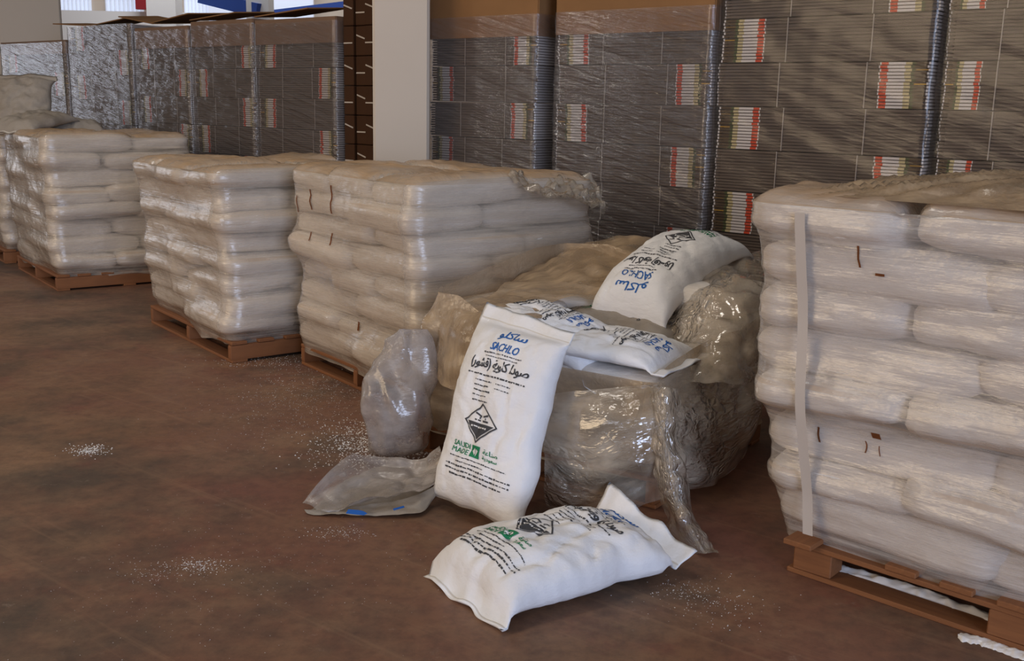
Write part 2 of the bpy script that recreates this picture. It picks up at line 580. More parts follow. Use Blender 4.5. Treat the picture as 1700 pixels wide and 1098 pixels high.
SACKS = [sack_mesh(s) for s in range(7)]
SV = [np.array([v.co[:] for v in m.vertices]) for m in SACKS]
SF = [[tuple(p.vertices) for p in m.polygons] for m in SACKS]


class Stack:
    def __init__(self, word, near, sdir, L=1.5, W=1.25, layers=8, lh=0.135, lean=(0, 0), seed=0, skip=None, z0=PAL_H,
                 inset=None, group=None, jit=0.032, parity=None):
        self.near = Vector((near[0], near[1], 0)); self.s = Vector((sdir[0], sdir[1], 0)).normalized()
        self.t = Vector((self.s.y, -self.s.x, 0))           # goes back, away from the camera
        if self.t.y < 0: self.t = -self.t
        self.L, self.W, self.n, self.lh, self.z0 = L, W, layers, lh, z0
        self.lean = Vector((lean[0], lean[1], 0))
        self.word = word
        r = random.Random(seed)
        vs, fs, base = [], [], 0
        rz0 = math.atan2(self.s.y, self.s.x)
        big, sm = L / 2, L / 3
        d1, d2 = W * 0.4, W * 0.6
        for l in range(layers):
            cells = []
            if (l % 2 if parity is None else parity[l]) == 0:
                for i, w in enumerate(('near end of left face', 'far end of left face')):
                    cells.append((big * (i + .5), d1 / 2, big, d1, w))
                for i, w in enumerate(('back of right face', 'inner back row', 'far back corner')):
                    cells.append((sm * (i + .5), d1 + d2 / 2, sm, d2, w))
            else:
                for i, w in enumerate(('near end of left face', 'middle of left face', 'far end of left face')):
                    cells.append((sm * (i + .5), d2 / 2, sm, d2, w))
                for i, w in enumerate(('back of right face', 'far back corner')):
                    cells.append((big * (i + .5), d2 + d1 / 2, big, d1, w))
            ins = 0.0 if inset is None else inset.get(l, 0.0)
            for (cs, ct, ls, lt, w) in cells:
                if skip and skip(l, cs, ct): continue
                k = r.randrange(len(SACKS))
                z = z0 + lh * (l + 0.5)
                fr = l / max(1, layers - 1)
                cs2 = cs + r.uniform(-jit, jit) + (L / 2 - cs) * ins; ct2 = ct + r.uniform(-jit, jit) + (W / 2 - ct) * ins
                c = self.near + self.s * cs2 + self.t * ct2 + self.lean * fr + Vector((0, 0, z))
                long_s = ls >= lt
                a = rz0 + r.uniform(-.03, .03) + (0 if long_s else math.pi / 2) + (math.pi if r.random() < .5 else 0)
                ln, wd_ = (ls, lt) if long_s else (lt, ls)
                o = link('sack', SACKS[k])
                sc = (ln * r.uniform(.99, 1.04), wd_ * r.uniform(.98, 1.05), lh * r.uniform(1.0, 1.24))
                if l == 0: c.z += (sc[2] - lh) / 2 + 0.008          # the bottom layer rests on the boards
                o.matrix_world = Matrix.Translation(c) @ Matrix.Rotation(a, 4, 'Z') @ Matrix.Rotation(r.uniform(-.08, .08), 4, 'X') @ Matrix.Rotation(r.uniform(-.035, .035), 4, 'Y') @ Matrix.Diagonal((*sc, 1))
                top = 'top' if l == layers - 1 else ORD[l]
                tag(o, 'white sack, %s layer, %s, %s' % (top, w, word), 'sack', group or ('sacks in the ' + word))
                mw = np.array(o.matrix_world)
                vs.append(SV[k] @ mw[:3, :3].T + mw[:3, 3])
                fs += [tuple(i + base for i in f) for f in SF[k]]
                base += len(SV[k])
        self.bvh = BVHTree.FromPolygons([tuple(v) for v in np.concatenate(vs)], fs)

    def film(self, name, label, mat, seed=0, zlow=0.10, zhigh=None, cap=True, tops=None, wr=0.004, N=220, M=60, ztop=None):
        """film pulled round the sacks: radial rays find the sacks, tension bridges the hollows"""
        L, W, m, rad = self.L, self.W, 0.0, 0.10
        H = self.z0 + self.lh * self.n
        zhigh = zhigh or H - 0.02
        per = []
        segs = [((rad, 0), (L - rad, 0), (0, -1)), ((L, rad), (L, W - rad), (1, 0)), ((L - rad, W), (rad, W), (0, 1)), ((0, W - rad), (0, rad), (-1, 0))]
        cor = [((L - rad, rad), -90), ((L - rad, W - rad), 0), ((rad, W - rad), 90), ((rad, rad), 180)]
        tot = 2 * (L + W) - 8 * rad + 2 * math.pi * rad
        for (a, b, n), (cc, a0) in zip(segs, cor):
            ln = math.hypot(b[0] - a[0], b[1] - a[1])
            k = max(2, int(N * ln / tot))
            for i in range(k):
                f = i / k; per.append((a[0] + (b[0] - a[0]) * f, a[1] + (b[1] - a[1]) * f, n[0], n[1]))
            kc = max(4, int(N * rad * 1.57 / tot))
            for i in range(kc):
                an = math.radians(a0 + 90 * i / kc); cx, cy = math.cos(an), math.sin(an)
                per.append((cc[0] + rad * cx, cc[1] + rad * cy, cx, cy))
        n = len(per)
        loc = lambda s, t, z: self.near + self.s * s + self.t * t + self.lean * ((z - self.z0) / (H - self.z0)) + Vector((0, 0, z))
        dirv = lambda x, y: self.s * x + self.t * y
        ztops = [zhigh if tops is None else tops(p[0], p[1]) for p in per]
        R = np.full((M, n), np.nan)
        Z = np.zeros((M, n))
        for i, (x, y, nx, ny) in enumerate(per):
            dv_ = dirv(nx, ny)
            for j in range(M):
                z = zlow + (ztops[i] - zlow) * j / (M - 1)
                Z[j, i] = z
                h = self.bvh.ray_cast(loc(x, y, max(z, self.z0 + 0.02)) + dv_ * 0.3, -dv_, 0.62)
                if h[0] is not None: R[j, i] = 0.3 - h[3]
        R = np.where(np.isnan(R), -0.06, R)
        R = np.maximum(R, -0.07)
        for _ in range(4):
            hm = sum(np.roll(R, k, 1) for k in range(-6, 7)) / 13
            R = np.maximum(R, hm)
        hm = sum(np.roll(R, k, 1) for k in (-1, 0, 1)) / 3
        R = np.maximum(R, hm)
        hw = max(2, int(round(0.055 / ((zhigh - zlow) / M))))            # film bridges the seams between layers
        for _ in range(3):
            P = np.pad(R, ((hw, hw), (0, 0)), 'edge')
            R = np.maximum(R, sum(P[k:k + M] for k in range(2 * hw + 1)) / (2 * hw + 1))
        R = R + 0.005
        verts, uvs = [], []
        acc = 0
        us = []
        for i in range(n):
            us.append(acc)
            q, w = per[i], per[(i + 1) % n]
            acc += math.hypot(q[0] - w[0], q[1] - w[1])
        for j in range(M):
            for i, (x, y, nx, ny) in enumerate(per):
                z = Z[j, i]
                e = R[j, i] + wr * fbm(us[i] * 3.0 + seed, z * 22, seed * 1.7) + (0.02 * N3(us[i] * 5, seed, 0) if j == 0 else 0)
                zz = z + (0.025 * N3(us[i] * 4.0, seed * 3.1, 2) if j == 0 else 0)
                verts.append(loc(x + nx * e, y + ny * e, zz)); uvs.append((us[i], z))
        rows = M
        if cap:
            C = 26
            cen = (L / 2, W / 2)
            for k in range(1, C + 1):
                f = 1 - (k / C) ** 1.15
                for i, (x, y, nx, ny) in enumerate(per):
                    e = R[M - 1, i] * f
                    s_, t_ = cen[0] + (x - cen[0] + nx * e) * f, cen[1] + (y - cen[1] + ny * e) * f
                    q = loc(s_, t_, H)
                    h = self.bvh.ray_cast(q + Vector((0, 0, 0.3)), Vector((0, 0, -1)), 0.5)
                    z = h[0].z if h[0] is not None else H - 0.06
                    z = max(z, H - 0.05) + 0.008 + 0.012 * abs(fbm(s_ * 5 + seed, t_ * 7, seed)) + 0.012 * abs(N3(us[i] * 6, f * 2, seed)) * f
                    if k < 3: z = verts[(M - 1) * n + i].z + (z - verts[(M - 1) * n + i].z) * (0.45 if k == 1 else .85)
                    if h[0] is not None: z = max(z, h[0].z + 0.006)
                    q.z = z
                    verts.append(q); uvs.append((s_ + 3, t_ + 3))
            rows += C
        faces = grid_faces(n, rows, True)
        o = obj(name, verts, faces, mat, uvs=uvs)
        tag(o, label, 'plastic film')
        self.filmv = np.array([v[:] for v in verts[:M * n]]).reshape(M, n, 3)
        self.per = per; self.us = us
        return o

    def on_film(self, s0, s1, z0, z1, off=0.004, ns=3, nz=6, wob=0.0, seed=0):
        """patch on the film over the left face (t = 0 side): returns verts, faces"""
        n = len(self.per)
        cand = [i for i in range(n) if self.per[i][3] == -1 and self.per[i][2] == 0]
        M_ = self.filmv.shape[0]
        vs = []
        nrm = np.array((-self.t)[:])
        for b in range(nz + 1):
            for a in range(ns + 1):
                z = z0 + (z1 - z0) * b / nz
                s = s0 + (s1 - s0) * a / ns + wob * N3(z * 20, seed, 0)
                i = min(cand, key=lambda q: abs(self.per[q][0] - s))
                col = self.filmv[:, i]
                fz = np.interp(z, col[:, 2], np.arange(M_)); j = int(min(M_ - 2, fz)); f = fz - j
                i2 = i + 1 if s > self.per[i][0] else i - 1
                d = self.per[i2][0] - self.per[i][0]
                g = (s - self.per[i][0]) / d if abs(d) > 1e-6 else 0
                g = min(max(g, 0), 1)
                q = (col[j] * (1 - f) + col[j + 1] * f) * (1 - g) + (self.filmv[j, i2 % n] * (1 - f) + self.filmv[j + 1, i2 % n] * f) * g
                vs.append(tuple(q + nrm * off))
        return vs, grid_faces(ns + 1, nz + 1)


S23 = (-0.607, 0.795)
stacks = {}
stacks['p0'] = Stack('wrapped pallet cut off at left edge', (-4.95, 10.15), (-0.6, 0.8), seed=11, lh=0.138)
stacks['p1'] = Stack('wrapped pallet at far left', (-3.83, 8.72), (-0.6, 0.8), seed=1, lh=0.143, lean=(-0.08, 0.09), L=1.45)
stacks['p2'] = Stack('wrapped pallet second from left', (-1.74, 6.36), S23, seed=2, lh=0.130, lean=(-0.09, 0.10))
stacks['p3'] = Stack('wrapped pallet behind the torn one', (-0.47, 5.27), (-0.6, 0.8), seed=3, lh=0.134, lean=(-0.06, 0.08), L=1.42, W=1.25)
P4S = Vector((-0.727, 0.687, 0))
P4N = Vector((2.10, 2.46, 0))
stacks['p4'] = Stack('rightmost wrapped pallet', P4N + P4S * 0.08, P4S, seed=4, lh=0.147, lean=(-0.10, 0.04), L=1.56, W=1.25, inset={0: .12, 2: .07, 4: .015, 6: .02, 7: .05}, jit=0.035)
for k, lab in (('p0', 'pallet under the wrapped sacks cut off at left edge'), ('p1', 'orange-brown pallet under the far left wrapped sacks'),
               ('p2', 'brown pallet under the wrapped sacks second from left'), ('p3', 'pallet under the wrapped sacks behind the torn load')):
    s = stacks[k]
    pallet(lab, s.near, s.s, s.L - 0.02, s.W - 0.05, seed=len(lab))
pallet('broken pallet with spilled white flakes under the rightmost wrapped sacks', P4N, P4S, 1.52, 1.15, missing=(7,), seed=5, stringer=False)
stacks['p0'].film('stretch_film', 'clear stretch film round the sacks cut off at left edge', MT['film'], 5)
stacks['p1'].film('stretch_film', 'dusty stretch film round the far left pallet of sacks', MT['film'], 1)
stacks['p2'].film('stretch_film', 'dusty stretch film round the second pallet of sacks from left', MT['film'], 2)
f3 = stacks['p3'].film('stretch_film', 'rust-marked stretch film round the sacks behind the torn load', MT['film'], 3)
f4 = stacks['p4'].film('stretch_film', 'dusty stretch film with a pale strap round the rightmost pallet of sacks', MT['filmwhite'], 4, wr=0.006, N=300, M=90)


def stain(st, par, s0, s1, z0, z1, mat='rust', seed=0, name='rust_stain'):
    v, f = st.on_film(s0, s1, z0, z1, wob=0.012 if mat == 'rust' else 0, seed=seed, nz=10 if mat == 'rust' else 40)
    if mat == 'strap':                                   # a taut band bridges the hollows
        nv_ = np.array(st.t[:]); A = np.array(v).reshape(41, -1, 3); e = A @ -nv_
        ker = lambda x, k: np.array([[np.mean(x[max(0, i - k):i + k + 1, c]) for c in range(x.shape[1])] for i in range(len(x))])
        mxf = np.array([e[max(0, i - 5):i + 6].max(0) for i in range(len(e))])
        e2 = ker(mxf, 5) + 0.006
        A = A + (e2 - e)[..., None] * -nv_
        v = [tuple(q) for q in A.reshape(-1, 3)]
    return obj(name, v, f, MT[mat], par)


for i, (s, z, w, h) in enumerate([(1.30, .95, .012, .10), (1.12, .98, .014, .12), (1.12, .80, .012, .05), (.86, .98, .016, .16), (.87, .80, .014, .07), (.62, .35, .02, .05), (1.36, .36, .01, .07)]):
    stain(stacks['p3'], f3, s, s + w, z, z + h, seed=i)
for i, (s, z, w, h) in enumerate([(1.16, 1.12, .012, .10), (1.08, 1.10, .05, .012), (1.10, .56, .05, .03), (1.32, .50, .012, .08), (1.16, .50, .008, .06), (1.11, .50, .006, .05), (.62, .55, .06, .02), (.60, .53, .012, .05)]):
    stain(stacks['p4'], f4, s, s + w * .6, z, z + h * .7, seed=i + 20)
def p4(s_, t_, dz): return tuple(stacks['p4'].near + stacks['p4'].s * s_ + stacks['p4'].t * t_ + stacks['p4'].lean + Vector((0, 0, PAL_H + 8 * 0.147 + dz)))
def gathered(ss, tt):
    """folds of film gathered on top of the rightmost stack"""
    nu, nv, vs, uv = 90, 60, [], []
    for j in range(nv + 1):
        for i in range(nu + 1):
            a, b = ss[0] + (ss[1] - ss[0]) * i / nu, tt[0] + (tt[1] - tt[0]) * j / nv
            w = a * 1.0 + b * 1.5
            rid = 1 - abs(N3(w * 9 + 0.6 * N3(a * 3, b * 3, 1), (a - b) * 1.2, 3.3)) * 2
            edge = min(1, i / 8, (nu - i) / 8, j / 6, (nv - j) / 6)
            hump = 0.075 * math.exp(-((a - 0.75) ** 2 / 0.25 + (b - 0.45) ** 2 / 0.12))
            vs.append(p4(a, b, 0.014 + edge * (0.028 * max(0, rid) + 0.01 * fbm(a * 8, b * 8, 2) + hump))); uv.append((a, b))
    return vs, grid_faces(nu + 1, nv + 1), uv
gv, gf, gu = gathered((0.02, 1.45), (0.04, 1.1))
obj('gathered_film', gv, gf, MT['dustyfilm'], f4, uvs=gu)
stain(stacks['p4'], f4, 1.335, 1.372, .17, 1.28, mat='strap', name='strap')

# ------------------------------------------------------------------ the torn load in the middle
BN = Vector((0.60, 4.06, 0)); BS = Vector((-0.83, 0.56, 0)).normalized(); BT = Vector((0.56, 0.83, 0)).normalized()
def torn_skip(l, cs, ct):
    if l < 3: return False
    if l == 3: return ct < 0.55 and cs < 0.9
    return ct < 0.55 or cs > 0.62
torn = Stack('torn middle pallet', BN, BS, L=1.25, W=1.2, layers=5, lh=0.131, seed=8, skip=torn_skip, parity=(0, 1, 0, 1, 1))
pallet('pallet under the torn open load in the middle', BN, BS, 1.22, 1.15, seed=3)


def torn_top(s, t):
    if s < 0.02 and t > 0.1: return 0.56 + 0.1 * t
    if t < 0.05: return 0.52 + 0.24 * min(1, max(0, (s - 0.55) / 0.5))
    return 0.52 + 0.24 * min(1, s / 0.9) + 0.2 * min(1, t / 0.9) * (1 - 0.4 * s / 1.25)


fb = torn.film('torn_film', 'torn brownish film still wrapped round the middle load of sacks', MT['dustyfilm'], 9, cap=False, tops=torn_top, wr=0.006, N=260, M=50)


# ------------------------------------------------------------------ printed loose sacks
_text_cache = {}


def text_tris(body, width, height):
    """letters as triangles, centred and scaled to a width x height box"""
    if body not in _text_cache:
        cu = bpy.data.curves.new('lettering', 'FONT')
        cu.body = body; cu.resolution_u = 2; cu.offset = 0.0
        o = bpy.data.objects.new('lettering', cu)
        COL.objects.link(o)
        bpy.context.view_layer.update()
        dg = bpy.context.evaluated_depsgraph_get()
        me = bpy.data.meshes.new_from_object(o.evaluated_get(dg))
        me.calc_loop_triangles()
        v = np.array([q.co[:2] for q in me.vertices]) if len(me.vertices) else np.zeros((0, 2))
        f = [tuple(t_.vertices) for t_ in me.loop_triangles]
        bpy.data.objects.remove(o); bpy.data.curves.remove(cu); bpy.data.meshes.remove(me)
        _text_cache[body] = (v, f)
    v, f = _text_cache[body]
    if not len(v): return [], []
    lo, hi = v.min(0), v.max(0)
    q = (v - (lo + hi) / 2) / (hi - lo) * np.array([width, height])
    return [tuple(x) for x in q], f


class Ink:
    def __init__(self): self.v, self.f = [], []
    def add(self, v, f, cx, cy):
        b = len(self.v)
        self.v += [(x + cx, y + cy) for x, y in v]
        self.f += [tuple(i + b for i in q) for q in f]
    def text(self, body, cx, cy, w, h, bold=0.026):
        for dx, dy in ((-bold, 0), (bold, 0), (0, bold * .8), (0, -bold * .8)):     # a heavier cut of the letters
            self.add(*text_tris(body, w, h), cx + dx * h, cy + dy * h)
    def rect(self, x0, x1, y0, y1, n=1):
        for i in range(n):
            a, b = x0 + (x1 - x0) * i / n, x0 + (x1 - x0) * (i + 1) / n
            self.add([(a, y0), (b, y0), (b, y1), (a, y1)], [(0, 1, 2, 3)], 0, 0)
    def line(self, x0, x1, cy, h, r):
        """a row of marks too small to read"""
        x = x0
        while x < x1:
            w = r.uniform(.4, 1.5) * h
            self.rect(x, min(x1, x + w), cy - h * r.uniform(.12, .38), cy + h * r.uniform(.1, .32))
            x += w + h * r.uniform(.15, .45)
    def poly(self, pts, m=0.014):
        """a filled outline, cut fine enough to follow the sack"""
        work = [(pts[0], pts[i], pts[i + 1]) for i in range(1, len(pts) - 1)]
        while work:
            t_ = work.pop()
            e = [math.dist(t_[i], t_[(i + 1) % 3]) for i in range(3)]
            k = e.index(max(e))
            if e[k] < m: self.add(list(t_), [(0, 1, 2)], 0, 0); continue
            a, b, c_ = t_[k], t_[(k + 1) % 3], t_[(k + 2) % 3]
            mid = ((a[0] + b[0]) / 2, (a[1] + b[1]) / 2)
            work += [(a, mid, c_), (mid, b, c_)]


LOGO_AR = '\uFEEE\uFEE0\uFEDB\uFE8E\uFEB3'
SODA_AR = '(\uFEAD\uFEEE\uFEB8\uFED7) \uFE94\uFEF3\uFEED\uFE8E\uFEDB \uFE8D\uFEA9\uFEEE\uFEBB'
MADE_AR1 = '\uFE94\uFECB\uFE8E\uFEE8\uFEBB'
MADE_AR2 = '\uFE94\uFEF3\uFEA9\uFEEE\uFECC\uFEB3'


def sack_print(variant=0):
    """ink layers in metres on the printed side: x across, y along the sack, +y to its open top"""
    r = random.Random(5)
    blue, black, green, orange, white = Ink(), Ink(), Ink(), Ink(), Ink()
    big = 1.35 if variant == 1 else 1.0
    blue.text(LOGO_AR, 0.0, 0.293, 0.125 * big, 0.048)
    blue.text('SACHLO', 0.0, 0.235, 0.125 * big, 0.036)
    black.line(-.09, .09, 0.203, 0.010, r)
    black.line(-.075, .075, 0.188, 0.007, r)
    black.text(SODA_AR, 0.0, 0.150, 0.275, 0.055)
    black.line(-.135, .135, 0.103, 0.012, r)
    for i in range(5):
        y = 0.078 - i * 0.021
        black.line(-.085, -.01 + .02 * r.random(), y, 0.011, r)
        if i < 2: black.line(.025, .085, y, 0.008, r)
    # corrosive diamond: frame, black lower half, marks in the upper half
    cx, cy, s = -0.02, -0.095, 0.083
    for k in range(4):
        a0, a1 = math.pi / 2 * k, math.pi / 2 * (k + 1)
        po = lambda a, q: (cx + q * math.cos(a), cy + q * math.sin(a))
        black.poly([po(a0, s), po(a1, s), po(a1, s * .90), po(a0, s * .90)])
    w = s * .82
    for (ya, yb) in ((0, -.33), (-.33, -.66), (-.66, -1)):
        black.poly([(cx - w * (1 + ya), cy + w * ya), (cx - w * (1 + yb) + 1e-5, cy + w * yb), (cx + w * (1 + yb), cy + w * yb), (cx + w * (1 + ya), cy + w * ya)])
    white.line(cx - .04, cx + .04, cy - .016, .012, r)
    black.rect(cx - .03, cx - .006, cy + .008, cy + .014); black.rect(cx + .006, cx + .034, cy + .008, cy + .016)
    black.poly([(cx - .03, cy + .042), (cx - .004, cy + .032), (cx - .006, cy + .025), (cx - .032, cy + .035)])
    black.poly([(cx + .006, cy + .033), (cx + .03, cy + .043), (cx + .032, cy + .036), (cx + .008, cy + .026)])
    black.rect(cx - .014, cx - .010, cy + .017, cy + .026); black.rect(cx + .016, cx + .020, cy + .018, cy + .027)
    # the green mark: two words, a square emblem, the same in Arabic
    green.text('SAUDI', -0.085, -0.198, 0.078, 0.021)
    green.text('MADE', -0.085, -0.225, 0.078, 0.021)
    green.poly([(-.037, -.237), (.008, -.237), (.008, -.187), (-.037, -.187)])
    white.poly([(-.030, -.212), (-.014, -.196), (-.010, -.203), (-.018, -.226)])
    white.poly([(-.006, -.198), (.002, -.206), (-.010, -.228), (-.014, -.222)])
    green.text(MADE_AR1, 0.055, -0.200, 0.06, 0.020)
    green.text(MADE_AR2, 0.055, -0.226, 0.06, 0.020)
    for i, (a, b) in enumerate(((-.13, .13), (-.10, .04), (-.15, .15), (-.15, .15), (-.12, .13))):
        black.line(a, b, -0.252 - i * 0.018, 0.009 if i < 2 else 0.012, r)
    if variant == 1:
        orange.line(-.03, .06, -0.335, 0.022, r)
        black.rect(-.15, .02, -.312, -.296, 6)
    return dict(blue=blue, black=black, green=green, orange=orange, wprint=white)


INK = [sack_print(0), sack_print(1)]


def loose_sack(label, L, W, T, frame, seed, flap=(0.07, 0.03), flat=True, bend=None, mat='white', printed=0, group=None, wr=1.0, keep=None,
               waist=0.05, pshift=0.0, pshiftx=0.0, nu=40, nv=64, name='sack'):
    """frame = (origin, U across, V along to the open top, N printed side). flat: rests on its back"""
    O, U, V, Nn = frame
    U, V, Nn = U.normalized(), V.normalized(), Nn.normalized()
    th = thing(name, O)
    tag(th, label, 'sack', group)
    top, bot = np.zeros((nv + 1, nu + 1, 3)), np.zeros((nv + 1, nu + 1, 3))
    ft, fb_ = flap
    for j in range(nv + 1):
        v = 2 * j / nv - 1
        yv = v * L / 2
        lo, hi = -L / 2 + fb_, L / 2 - ft
        w = (yv - (lo + hi) / 2) / ((hi - lo) / 2)
        cap = (1 - abs(w) ** 3.6) ** 0.55 if abs(w) < 1 else 0.0
        for i in range(nu + 1):
            u = 2 * i / nu - 1
            f = max(0.0, 1 - abs(u) ** 2.8) ** 0.5 * cap
            x = u * W / 2 * (1 - waist * cap)
            endk = math.exp(-max(0, 1 - abs(w)) * 5)
            pleat = 0.012 * wr * N3(u * 4.5 + seed, v * 1.2, seed * 2.1) * endk * (0.3 + f)
            wrk = 0.012 * wr * fbm(u * 2.2 + seed, v * 3.0, seed) * f ** .5 + 0.004 * wr * fbm(u * 7 + seed, v * 9 - u * 3, seed + 4) * f ** .5
            crease = -0.010 * wr * max(0, 1 - abs(N3(u * 1.5 + v * 2.2 + seed, v * 1.5 - u, 9.1)) * 9) * f
            x += 0.010 * wr * fbm(v * 3 + seed, u, 2.2)
            y2 = yv + 0.014 * wr * N3(u * 2.2, seed * 1.3, 4.4) * abs(v) ** 3
            flapwave = (0.012 * wr * N3(u * 2.6 + seed, v * 3, 7.7)) if cap < 0.2 else 0
            if flat:
                mid = T * 0.36 * cap ** .6
                zt = mid + (T - mid) * f + pleat + wrk + crease + 0.004 + flapwave + 0.006 * (abs(w) >= 1)
                zb = mid * (1 - f) + 0.0 + 0.35 * flapwave
                zt = max(zt, zb + 0.003)
            else:
                zt = T * .5 * f + pleat + wrk + crease + flapwave + 0.002
                zb = -T * .5 * f + flapwave - 0.001
            for arr, z in ((top, zt), (bot, zb)):
                q = np.array([x, y2, z])
                if bend: q = np.array(bend(*q))
                arr[j, i] = q[0] * np.array(U) + q[1] * np.array(V) + q[2] * np.array(Nn)
    if flat and keep is None: pass
    verts = [tuple(p_) for p_ in top.reshape(-1, 3)]
    faces = grid_faces(nu + 1, nv + 1)
    bidx = {}
    for j in range(nv + 1):
        for i in range(nu + 1):
            if i in (0, nu) or j in (0, nv): bidx[(j, i)] = j * (nu + 1) + i
            else:
                bidx[(j, i)] = len(verts); verts.append(tuple(bot[j, i]))
    for j in range(nv):
        for i in range(nu):
            faces.append((bidx[(j, i)], bidx[(j + 1, i)], bidx[(j + 1, i + 1)], bidx[(j, i + 1)]))
    body = obj('sack_body', verts, faces, MT[mat], th)
    # normals of the printed side
    du = np.gradient(top, axis=1); dv2 = np.gradient(top, axis=0)
    nn = np.cross(du, dv2); nn /= (np.linalg.norm(nn, axis=2, keepdims=True) + 1e-9)

    def surf(x, y, off):
        fu = min(max((x / (W / 2) + 1) / 2, 0), 1) * nu; fv = min(max((y / (L / 2) + 1) / 2, 0), 1) * nv
        i, j = min(int(fu), nu - 1), min(int(fv), nv - 1); a, b = fu - i, fv - j
        g = lambda A: (A[j, i] * (1 - a) + A[j, i + 1] * a) * (1 - b) + (A[j + 1, i] * (1 - a) + A[j + 1, i + 1] * a) * b
        return g(top) + g(nn) * off

    # sewn seams along both ends
    for sy in (L / 2 - ft * 0.75, -L / 2 + fb_ * 0.6):
        vv, ff, k = [], [], 30
        for i in range(k + 1):
            x = (-1 + 2 * i / k) * W * .485
            for d_ in (-0.003, 0.003): vv.append(tuple(surf(x, sy + d_, 0.0018)))
        for i in range(k): ff.append((2 * i, 2 * i + 2, 2 * i + 3, 2 * i + 1))
        obj('seam_stitching', vv, ff, MT['stitch'], body)
    if printed is not None:
        sx = W / 0.5
        for key, ink in INK[printed].items():
            if not ink.v: continue
            off = 0.0034 if key == 'wprint' else 0.0020
            fc_ = [q for q in ink.f if all(abs(ink.v[i][1] * L / 0.88 + pshift) < L / 2 for i in q)]
            vv = [tuple(surf(x * sx * 1.15 + pshiftx, y * L / 0.88 + pshift, off)) for x, y in ink.v]
            nm = {'blue': 'logo_print', 'black': 'black_print', 'green': 'green_print', 'orange': 'orange_print', 'wprint': 'white_print'}[key]
            po_ = obj(nm, vv, fc_, MT[key], body, smooth=True)
            po_['kind'] = 'stuff'
    return th


X = Vector
# sack lying on the floor in front
ax = X((0.83, 0.56, 0)); uu = X((0.56, -0.83, 0))
def bend_lie(x, y, z):
    k = max(0, y - 0.24)
    return x, y - 0.2 * k, z + 1.25 * k * (0.6 - x) * 0.9 + (0.10 * max(0, -y - .3) if z > .02 else 0)
loose_sack('white printed sack lying flat on the red floor, hazard diamond up', 0.86, 0.49, 0.195, (X((0.20, 3.43, 0.002)), uu, ax, X((0, 0, 1))), 3.0,
           flap=(0.12, 0.03), wr=1.5, bend=bend_lie, waist=0.03, pshift=-0.02)
# sack standing against the torn load
sb = X((-0.07, 3.96, 0.0)); stp = X((0.10, 4.34, 0.75))
sv = (stp - sb).normalized(); su = X((0.70, -0.72, 0)).normalized(); sn = su.cross(sv).normalized()
def bend_stand(x, y, z):
    if y < -0.2: z = z + 0.25 * (-0.2 - y)
    return x, y - (0.09 * (x + .27) if y > .3 else 0) * min(1, (y - .3) * 10 if y > .3 else 0), z - 0.05 * (abs(y) / .42) ** 2
loose_sack('white printed sack standing upright against the torn load, logo facing out', 0.86, 0.54, 0.19,
           (sb + sv * 0.425 + sn * 0.09, su, sv, sn), 6.0, flap=(0.09, 0.0), flat=False, bend=bend_stand, waist=0.06, pshiftx=0.022)
# sack on top of the heap, logo end towards the camera
ta, tb = at(1022, 530, 4.80), at(1196, 396, 5.42)
tv = (ta - tb).normalized(); tu = tv.cross(X((0, 0, 1))).normalized(); tn = tu.cross(tv)
if tn.z < 0: tu = -tu; tn = -tn
def bend_top(x, y, z): return x, y, z - 0.34 * y * y + 0.02
loose_sack('white printed sack slung on top of the heap, logo end hanging down', 0.92, 0.46, 0.20,
           ((ta + tb) / 2 + tn * -0.05, tu, tv, tn), 9.0, flap=(0.07, 0.06), bend=bend_top, printed=1, waist=0.04)
# sack behind the standing one, upside down to the viewer
qa, qb = at(822, 516, 4.82), at(1012, 592, 4.42)
qv = (qb - qa).normalized(); qu = qv.cross(X((0, 0, 1))).normalized(); qn = qu.cross(qv)
loose_sack('white printed sack slumped on the heap just behind the upright sack', 0.80, 0.46, 0.16,
           ((qa + qb) / 2 + qn * -0.07 + BT * 0.05, qu, qv, qn), 12.0, bend=lambda x, y, z: (x, y, z - 0.30 * y * y), pshift=-0.12)
# two flat sacks on the opened layer
c = BN + BS * 0.40 + BT * 0.24 + X((0, 0, 0.552))
loose_sack('flat white sack at the open front corner of the torn load', 0.80, 0.46, 0.10, (c, -BT, -BS, X((0, 0, 1))), 15.0, pshift=0.02)
c = BN + BS * 0.55 + BT * 0.72 + X((0, 0, 0.535))
loose_sack('sack coloured grey for shade, lying beneath the sack on top of the heap', 0.78, 0.46, 0.12, (c, -BT, -BS, X((0, 0, 1))), 18.0, mat='greysack')  # its shade under the top sack is put into the grey colour

# dusty sacks thrown on the far left stack
for i, (px, py, Y, rz, tilt, lab) in enumerate([
        (40, 160, 10.2, 0.2, 0.9, 'grey dusty sack propped up on the far left stack'),
        (60, 198, 9.9, -0.3, 0.15, 'crumpled printed grey sack lying below the propped sack at far left'),
        (120, 208, 10.3, 0.5, 0.0, 'flat grey dusty sack lying on the far left stack beside the propped one'),
        (12, 205, 10.6, 1.2, 0.0, 'flat grey sack at the left edge of the photo on the far left stack')]):
    c = at(px, py, Y)
    U_ = X((math.cos(rz), math.sin(rz), 0)); V0 = X((-math.sin(rz), math.cos(rz), 0))
    V_ = V0 * math.cos(tilt) + X((0, 0, math.sin(tilt)))
    loose_sack(lab, 0.7, 0.52, 0.14, (c - X((0, 0, .08)), U_, V_, U_.cross(V_)), 30.0 + i * 3, mat='greysack', printed=None, wr=2.0, nu=26, nv=36,
               group='dusty sacks on the far left stack')


